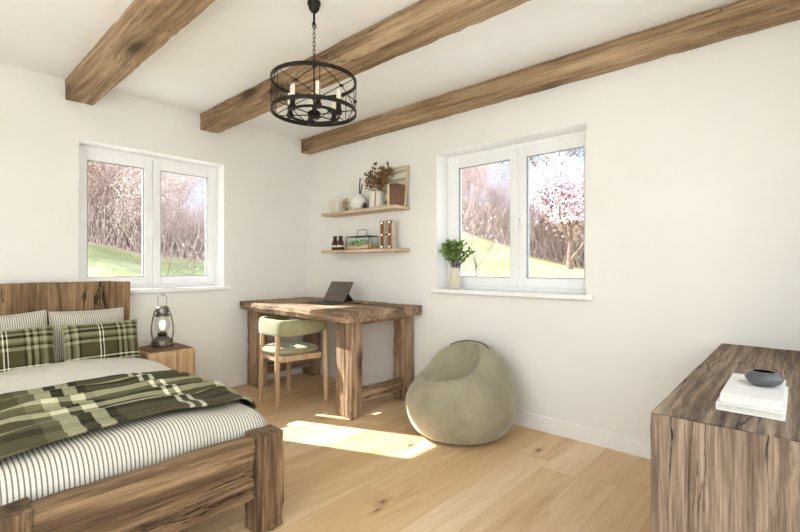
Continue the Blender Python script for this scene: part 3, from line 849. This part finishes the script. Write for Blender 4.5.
# lower shelf
def bottle(y, label):
    t = thing('bottle', label, 'bottle', (-.10, y, ZL), 0, 'amber bottles on the lower shelf')
    MB().lathe([(.001, 0), (.031, 0), (.033, .004), (.033, .06), (.027, .08), (.017, .105), (.016, .118), (.001, .118)], seg=24).build('body', M_brownglass, t, smooth=50)
    MB().lathe([(.017, .112), (.019, .114), (.019, .134), (.001, .135)], seg=20).build('cap', M_black, t, smooth=50)
    MB().lathe([(.0336, .03), (.0338, .031), (.0338, .046), (.0336, .047)], seg=24).build('label_band', M_labelc, t, smooth=50)
bottle(-.535, 'small amber bottle with cream band, farther from the terrarium on the lower shelf')
bottle(-.615, 'small amber bottle with cream band, nearer to the terrarium on the lower shelf')
t = thing('terrarium', 'glass box terrarium with black edges and succulents on the lower shelf', 'terrarium', (-.095, -.90, ZL))
TW, TD, TH = .145, .06, .115
ed = MB()
for z in (.003, TH):
    for s in (-1, 1): ed.bar((-TD, s*TW, z), (TD, s*TW, z), .003, 6); ed.bar((s*TD, -TW, z), (s*TD, TW, z), .003 if z < .1 else .0045, 6)
for sx in (-1, 1):
    for sy in (-1, 1): ed.bar((sx*TD, sy*TW, 0), (sx*TD, sy*TW, TH), .0028, 6)
ed.build('frame', M_iron, t)
gl = MB()
for s in (-1, 1): gl.b2((s*TD-.001, -TW, .004), (s*TD+.001, TW, TH-.002)); gl.b2((-TD, s*TW-.001, .004), (TD, s*TW+.001, TH-.002))
gl.build('glass', M_glass, t)
MB().tube([(0, .06, TH), (0, .06, TH+.055), (0, .05, TH+.062), (0, -.05, TH+.062), (0, -.06, TH+.055), (0, -.06, TH)], .003, 6).bar((0, -TW, TH), (0, TW, TH), .004, 6).build('handle', M_iron, t)
MB().b2((-TD+.003, -TW+.003, .004), (TD-.003, TW-.003, .03)).build('gravel_bed', M_sandbox, t, bevel=.004)
su = MB(); r3 = random.Random(5)
for i in range(9):
    c = Vector((r3.uniform(-.04, .03), .105-i*.02+r3.uniform(-.008, .008), .03)); hh = r3.uniform(.04, .07)
    for k in range(16):
        a = k*2.4; el = .2+1.2*(k/16)
        leaf(su, c+Vector((0, 0, .004)), Vector((math.cos(a)*math.cos(el), math.sin(a)*math.cos(el), math.sin(el)+.2)), hh, .020, r3)
su.build('succulents', M_succ, t)
sn = MB()
for i in range(4): sn.ball((-.03+.02*(i % 2), -.06-.018*i, .036), (.016, .014, .012), 10, 6)
sn.build('pebbles', M_sandbox, t, smooth=180)
t = thing('marquee_letter', 'rusty metal letter H with small glowing bulbs on the lower shelf', 'letter', (-.085, -1.215, ZL))
LH, LW, SW = .236, .072, .052
def hshape(m, x0, x1, g=0):
    for s in (-1, 1):
        m.b2((x0, s*.045-SW/2+g, g), (x1, s*.045+SW/2-g, LH-g))
        for z in (g, LH-.014+g): m.b2((x0, s*.045-.034+g, z), (x1, s*.045+.034-g, z+.014-2*g+.0001))
    m.b2((x0, -.045+SW/2-g, LH*.5-.016+g), (x1, .045-SW/2+g, LH*.5+.016-g)); return m
hshape(MB(), -.026, .016).build('letter_case', M_metaldk, t)
hshape(MB(), -.0275, -.026, .006).build('letter_face', M_rust, t)
for (y, z) in ((.045, LH-.016), (.045, .118), (.045, .016), (-.045, LH-.016), (-.045, .118), (-.045, .016)):
    MB().ball((-.034, y, z), .0066, 10, 8).build('bulb', M_letbulb, t, smooth=180)

# ------------------------------------------------------------------ plant on the sill
pv = thing('potted_sprig', 'leafy green sprigs in a small cream vase on the window sill', 'plant', (.045, -1.815, .918))
MB().lathe([(.001, 0), (.04, 0), (.046, .008), (.047, .07), (.043, .12), (.034, .15), (.033, .165), (.028, .165), (.029, .15), (.001, .12)], seg=28).build('vase', M_vase, pv, smooth=50)
r4 = random.Random(11); stm, lv = MB(), MB()
for i in range(30):
    a = r4.random()*2*PI; e = r4.uniform(.1, 1.); p0 = Vector((math.cos(a)*.015, math.sin(a)*.015, .13))
    tip = Vector((math.cos(a)*.10*e-.02, math.sin(a)*.15*e, .20+.19*(1-.55*e*e)*r4.uniform(.75, 1)))
    m_ = p0.lerp(tip, .5)+Vector((0, 0, .03)); stm.tube([p0, m_, tip], .0022, 5)
    for k in range(11):
        f = .35+.65*k/10; p = p0.lerp(m_, f*2) if f < .5 else m_.lerp(tip, f*2-1)
        d = Vector((r4.uniform(-1, 1), r4.uniform(-1, 1), r4.uniform(-.3, .9)))+(tip-p0)*2
        leaf(lv, p, d, r4.uniform(.03, .052), r4.uniform(.018, .028), r4)
stm.build('stem', M_stem, pv); lv.build('leaves', M_leaf, pv, smooth=180)

# ------------------------------------------------------------------ chandelier
PX, PY = -1.482, -2.038
ch = thing('chandelier', 'round black iron drum chandelier with candle lights hanging from the ceiling', 'chandelier', (PX, PY, 0))
RD, ZT, ZB = .209, 2.006, 1.857
MB().lathe([(.032, 2.399), (.033, 2.388), (.028, 2.38), (.026, 2.366), (.017, 2.352), (.008, 2.346), (.001, 2.346)], seg=24).build('canopy', M_iron, ch, smooth=50)
MB().bar((0, 0, 2.35), (0, 0, 2.285), .0055, 10).build('hanging_rod', M_iron, ch)
def link(m, z, n, rz):
    pts = []
    for i in range(14):
        a = 2*PI*i/14; x = .007*math.cos(a); zz = .0125*math.sin(a); pts.append((x*math.cos(rz), x*math.sin(rz), z+zz))
    m.tube(pts, .0017, 5, closed=True)
c_ = MB(); z = 2.275; k = 0
while z > 2.125: link(c_, z, 0, 0 if k % 2 == 0 else PI/2); z -= .0205; k += 1
c_.tube([(.012*math.cos(2*PI*i/16), 0, 2.285+.012*math.sin(2*PI*i/16)) for i in range(16)], .0025, 6, closed=True)
c_.build('chain', M_iron, ch, smooth=180)
MB().lathe([(.001, 2.118), (.008, 2.115), (.01, 2.105), (.006, 2.095), (.009, 2.088), (.009, 2.078), (.004, 2.07), (.004, 1.87), (.001, 1.86)], seg=14).build('centre_rod', M_iron, ch, smooth=60)
def band_ring(z0, z1, r, th_=.006):
    m = MB(); N = 72
    prof = [(r, z0), (r, z1), (r-th_, z1), (r-th_, z0), (r, z0)]
    return m.lathe(prof, seg=N)
def band_closed(z0, z1, r, th_=.006):
    m = MB(); N = 72; v = []; f = []
    for i in range(N):
        a = 2*PI*i/N
        for rr, zz in ((r, z0), (r, z1), (r-th_, z1), (r-th_, z0)): v.append((rr*math.cos(a), rr*math.sin(a), zz))
    for i in range(N):
        j = (i+1) % N
        for k in range(4): f.append((i*4+k, j*4+k, j*4+(k+1) % 4, i*4+(k+1) % 4))
    return m.add(v, f)
band_closed(ZT-.009, ZT+.009, RD).build('top_ring', M_iron, ch, smooth=40)
band_closed(ZB-.009, ZB+.009, RD).build('bottom_ring', M_iron, ch, smooth=40)
band_closed(ZB-.020, ZB-.008, .127).build('inner_ring', M_iron, ch, smooth=40)
cam_dir = math.atan2(-3.8275-PY, -2.835-PX)
for k in range(6):
    a0 = cam_dir+math.radians(7)+k*PI/3; a1 = a0+PI/3
    rd = MB()
    def wp(a, z): return ((RD-.003)*math.cos(a), (RD-.003)*math.sin(a), z)
    rd.tube([wp(a0+(a1-a0)*i/8, ZT+(ZB-ZT)*i/8) for i in range(9)], .0022, 6)
    rd.tube([wp(a0+(a1-a0)*i/8, ZB+(ZT-ZB)*i/8) for i in range(9)], .0022, 6)
    rd.build('cross_rods', M_iron, ch, smooth=180)
    am = (a0+a1)/2
    MB().ball((wp(am, 0)[0], wp(am, 0)[1], (ZT+ZB)/2), (.011, .011, .006), 12, 6).build('rod_clip', M_iron, ch, smooth=180)
    MB().bar(wp(a0, ZB), wp(a0, ZT), .002, 6).build('upright', M_iron, ch)
MB().lathe([(.001, ZB-.034), (.012, ZB-.034), (.03, ZB-.026), (.032, ZB-.006), (.026, ZB+.002), (.010, ZB+.004), (.010, ZB+.02), (.001, ZB+.02)], seg=20).build('hub', M_iron, ch, smooth=50)
for k in range(6):
    a = cam_dir+math.radians(8)+k*PI/3; c, s = math.cos(a), math.sin(a)
    MB().bar((.02*c, .02*s, ZB-.014), (RD*c, RD*s, ZB-.006), .003, 8).build('spoke', M_iron, ch)
    p = (.127*c, .127*s, 0)
    cup = MB().lathe([(.001, ZB-.024), (.014, ZB-.022), (.018, ZB-.012), (.018, ZB-.002), (.0125, ZB+.004), (.0125, ZB+.036), (.001, ZB+.036)], p, 16).build('candle_cup', M_iron, ch, smooth=50)
    MB().lathe([(.0115, ZB+.036), (.0115, ZB+.098), (.009, ZB+.102), (.001, ZB+.102)], p, 16).build('candle_sleeve', M_candle, cup, smooth=50)

# ------------------------------------------------------------------ outside
CAMP = Vector((-2.8353, -3.8275, 1.0959)); TH = math.radians(42.)
F2, R2 = Vector((math.cos(TH), math.sin(TH))), Vector((math.sin(TH), -math.cos(TH)))
def interp(t, tab):
    if t <= tab[0][0]: return tab[0][1]
    for (a, b), (c, d) in zip(tab, tab[1:]):
        if t <= c: return b+(d-b)*(t-a)/(c-a)
    return tab[-1][1]
# hill steepness by compass bearing (degrees, counter-clockwise from +x)
SLOPE = [(-180, -.02), (-60, -.02), (0, -.02), (19.5, -.008), (25.9, .017), (27.5, .035), (35, .078), (45, .088), (54, .06), (65.6, .006), (72, .0175), (77.2, .042), (95, .06), (130, .03), (180, -.02)]
def hill(x, y):
    dx, dy = x-CAMP.x, y-CAMP.y; r = math.hypot(dx, dy); b = math.degrees(math.atan2(dy, dx))
    e = interp(b, SLOPE); k = max(0, min(1, (r-6)/5)); k = k*k*(3-2*k)
    w = max(0, min(1, (b+40)/30))*max(0, min(1, (170-b)/30))
    z1 = -.42 if r < 11 else -.42+(19*e+.42)*(r-11)/8 if r < 19 else 19*e+(r-19)*(e+.12)
    return -.35+(CAMP.z+z1+.35)*k*w+.06*mn.noise(Vector((x*.25, y*.25, 0)))*k
m = MB(); NR, NA = 60, 180
for i in range(NR+1):
    r = 2.5+60*(i/NR)**1.6
    for j in range(NA):
        a = 2*PI*j/NA; x, y = CAMP.x+r*math.cos(a), CAMP.y+r*math.sin(a)
        inside = XW-T-.3 < x < T+.3 and YS-T-.3 < y < T+.3
        m.v.append((x, y, -.35 if inside else hill(x, y)))
for i in range(NR):
    for j in range(NA):
        k = (j+1) % NA; m.f.append((i*NA+j, (i+1)*NA+j, (i+1)*NA+k, i*NA+k))
o = st('hillside', m, M_grass, smooth=180)
M_bounce = plain('pale_bounce_stone', (226, 225, 222), .8, var=.06, scale=6)
st('added_bounce_strip', MB().b2((-6, T+.02, -.45), (2.6, T+1.9, -.31)).b2((T+.02, -6, -.45), (3.3, T+.02, -.31)), M_bounce)  # unseen pale strips, added to bounce light up onto the window soffits
st('added_bounce_paving', MB().b2((-14, -14, -.3), (XW-T-.02, 3, -.06)).b2((XW-T-.02, -14, -.3), (6, YS-T-.02, -.06)), M_bounce)  # unseen pale slabs, added to reflect neutral light into the room

def tree_mesh(seed, hgt, r0, spread, levels, nbud, budsize, budspread, upright=.5, fork=.3, minz=.15):
    R = random.Random(seed); br = MB(); bd = MB(); tips = []
    def grow(p, d, l, r, lev):
        n = 4; pts = [p]; q = p.copy(); dd = d.copy()
        for i in range(n):
            dd = (dd+Vector((R.uniform(-1, 1), R.uniform(-1, 1), R.uniform(-.3, .7)*upright))*.22).normalized(); q = q+dd*l/n; pts.append(q.copy())
        br.tube(pts, [r*(1-.5*i/n) for i in range(n+1)], 5 if lev < 2 else 3, cap=False)
        if lev >= levels-1: tips.extend(pts[1:])
        if lev < levels:
            kids = 5 if lev == 0 else 4
            for c in range(kids):
                f = R.uniform(fork, 1) if lev == 0 else R.uniform(.3, 1)
                b = pts[0].lerp(pts[-1], f) if lev else pts[min(n, int(f*n))]
                a = R.random()*2*PI; side_ = Vector((math.cos(a), math.sin(a), R.uniform(.0, .8)*upright))
                nd = (dd*(1-spread)+side_*spread+Vector((0, 0, .25*upright))).normalized()
                grow(b, nd, l*R.uniform(.5, .72), r*R.uniform(.38, .55), lev+1)
    grow(Vector((0, 0, -.3)), Vector((0, 0, 1)), hgt*.55, r0, 0)
    for i in range(nbud):
        p = R.choice(tips)+Vector((R.gauss(0, 1), R.gauss(0, 1), R.gauss(0, 1)))*budspread
        if p.z < minz*hgt: continue
        a = Vector((R.uniform(-1, 1), R.uniform(-1, 1), R.uniform(-1, 1))).normalized(); b = a.orthogonal().normalized(); s = budsize*R.uniform(.6, 1.4)
        bd.add([p+a*s, p+b*s, p-a*s, p-b*s], [(0, 1, 2, 3)])
    return br, bd
def make_tree(name, label, cat, group, args, mb_, mbud):
    r = thing(name, label, cat, (0, 0, 0), 0, group)
    br, bd = tree_mesh(*args[0], **args[1])
    br.build('branches', mb_, r, smooth=180)
    if bd.v: bd.build('blossoms' if mbud is M_blossom else 'foliage' if mbud is M_needle else 'buds', mbud, r)
    return r
GL = 'bare pale pink budding tree among the woods on the hillside outside the windows'; GG = 'bare budding trees of the hillside woods'
protos = [make_tree('woodland_tree', GL, 'tree', GG, ((s, h, .05, .45, 4, 7000, .024, .26), dict(fork=.10, minz=.04, upright=.75)), M_bark, M_bud) for s, h in ((1, 7.5), (2, 8.5), (3, 6.5), (4, 9.))]
def polar(px, dist):
    """a spot on the hill: px = bearing as image column, dist = metres from the house viewpoint"""
    d = (F2+R2*((px-400)/446.)); d.normalize(); x, y = CAMP.x+d.x*dist, CAMP.y+d.y*dist
    return (x, y, hill(x, y)-.1)
spots = []
r5 = random.Random(21)
for px in range(-10, 300, 9):
    k = 1. if px < 158 else .62 if px < 180 else .36
    spots.append((px+r5.uniform(-4, 4), r5.uniform(19.8, 23), k*r5.uniform(.8, 1.05)))
    if k > .4: spots.append((px+r5.uniform(-4, 4), r5.uniform(24, 31), k*r5.uniform(1.0, 1.3)))
for px in range(398, 520, 9):
    k = 1. if px < 474 else .62
    spots.append((px+r5.uniform(-3, 3), r5.uniform(19.8, 23), k*r5.uniform(.7, .85)))
    if k > .7: spots.append((px+r5.uniform(-3, 3), r5.uniform(25, 31), k*r5.uniform(.8, 1.0)))
for px in range(525, 700, 10): spots.append((px+r5.uniform(-3, 3), r5.uniform(23, 29), r5.uniform(.5, .65)))
for i, (px, d, s) in enumerate(spots):
    o = protos[i] if i < 4 else dup(protos[i % 4])
    x, y, z = polar(px, d); o.location = (x, y, z); o.rotation_euler = (0, 0, r5.random()*6.28); o.scale = (s*1.1, s*1.1, s)
o = make_tree('cherry_tree', 'cherry tree in full pale pink blossom on the slope outside the right window', 'tree', None, ((12, 4.6, .13, .62, 4, 9000, .045, .22), dict(fork=.45, upright=.45, minz=.36)), M_bark2, M_blossom)
o.location = polar(571, 17.5); o.scale = (1.05,)*3
g_ = 'blossoming cherries behind the big cherry tree'
p_ = make_tree('blossom_tree', 'smaller pale blossoming tree farther up the slope behind the cherry tree', 'tree', g_, ((15, 4.8, .1, .6, 4, 8000, .05, .3), dict(minz=.2)), M_bark, M_blossom)
for i, (px, d, s) in enumerate(((552, 22, .8), (592, 21, 1.0), (612, 19, 1.0), (574, 25, 1.15))):
    o = p_ if i == 0 else dup(p_)
    o.location = polar(px, d); o.rotation_euler.z = i*1.3; o.scale = (s, s, s)
o = make_tree('tall_tree', 'tall grey green tree against the sky in the right window', 'tree', None, ((31, 9.2, .16, .5, 4, 5000, .06, .25), dict(fork=.2, minz=.25)), M_bark2, M_needle)
o.location = polar(536, 24)
for (px, d, s, lab, sd) in ((163, 9.5, .62, 'thin leaning bare sapling on the grass close outside the left window', 41), (476, 9.5, .62, 'thin bare sapling on the grass close outside the right window, behind the vase', 44)):
    o = make_tree('sapling', lab, 'tree', None, ((sd, 2.6, .022, .5, 3, 60, .02, .05), dict(fork=.3)), M_bark2, M_bud)
    o.location = polar(px, d)

# low brushwood along the edge of the wood: a tangle nobody could count
r6 = random.Random(77); bw_ = MB()
for i in range(8000):
    px = r6.choice((r6.uniform(20, 290), r6.uniform(400, 680))); x, y, z = polar(px, 19.6+abs(r6.gauss(0, 4)))
    p = Vector((x, y, z)); hh = r6.uniform(.4, 2.2); d = Vector((r6.uniform(-.5, .5), r6.uniform(-.5, .5), 1))
    bw_.tube([p, p+d*hh*.5, p+d*hh+Vector((r6.uniform(-.3, .3), r6.uniform(-.3, .3), 0))], [.016, .012, .005], 3, cap=False)
tag(bw_.build('brushwood', M_bark, smooth=180), 'pale tangle of brushwood along the edge of the hillside woods', 'brushwood', kind='stuff')

# ------------------------------------------------------------------ light
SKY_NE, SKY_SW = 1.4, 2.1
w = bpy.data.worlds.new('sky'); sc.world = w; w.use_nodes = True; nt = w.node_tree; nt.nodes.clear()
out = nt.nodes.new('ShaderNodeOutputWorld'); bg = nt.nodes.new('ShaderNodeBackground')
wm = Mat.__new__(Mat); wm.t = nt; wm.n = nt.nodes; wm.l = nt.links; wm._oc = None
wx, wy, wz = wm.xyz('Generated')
blue = wm.ramp(wz, [(.0, (216, 230, 252)), (.38, (146, 186, 243))])
clouds = wm.noise(wm.co('Generated'), 2.2, 5).ss(.42, .62)
side_ = (wx*-.72+wy*-.70).ss(-.25, .75)        # unseen south-western half of the sky, made brighter to light the room
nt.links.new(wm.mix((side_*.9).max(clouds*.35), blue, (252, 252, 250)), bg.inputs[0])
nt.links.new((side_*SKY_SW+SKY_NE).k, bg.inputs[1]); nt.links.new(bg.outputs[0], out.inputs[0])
sun = bpy.data.lights.new('sun', 'SUN'); sun.energy = 15.; sun.angle = .009; sun.color = (1., .975, .94)
so_ = bpy.data.objects.new('sun', sun); COL.objects.link(so_)
so_.rotation_euler = Vector((.425, -1., -.80)).to_track_quat('-Z', 'Y').to_euler(); so_.location = (-4, 10, 8)
def portal(loc, rot, sx, sy):
    l = bpy.data.lights.new('window_portal', 'AREA'); l.shape = 'RECTANGLE'; l.size = sx; l.size_y = sy; l.cycles.is_portal = True
    o = bpy.data.objects.new('window_portal', l); COL.objects.link(o); o.location = loc; o.rotation_euler = rot
portal(((WA[0]+WA[1])/2, T+.01, 1.44), (-PI/2, 0, 0), 1.1, 1.1)
portal((T+.01, (WB[0]+WB[1])/2, 1.44), (0, PI/2, 0), 1.1, 1.2)
portal(((WS[0]+WS[1])/2, YS-T-.01, 1.17), (PI/2, 0, 0), 2.98, 2.3)
portal((XW-T-.01, (WW[0]+WW[1])/2, 1.17), (0, -PI/2, 0), 2.3, 3.03)

# ------------------------------------------------------------------ camera and view
cd = bpy.data.cameras.new('camera'); co = bpy.data.objects.new('camera', cd); COL.objects.link(co)
cd.sensor_width = 36.; cd.lens = 446/800*36.; cd.clip_start = .02; cd.clip_end = 300
co.location = CAMP; co.rotation_euler = (PI/2, 0, TH-PI/2)
sc.camera = co
sc.view_settings.view_transform = 'Standard'; sc.view_settings.look = 'None'; sc.view_settings.gamma = 1; sc.view_settings.use_curve_mapping = False
sc.view_settings.exposure = .22
sc.cycles.use_denoising = True
sc.cycles.max_bounces = 10; sc.cycles.diffuse_bounces = 6; sc.cycles.transparent_max_bounces = 16
sc.cycles.sample_clamp_indirect = 6.
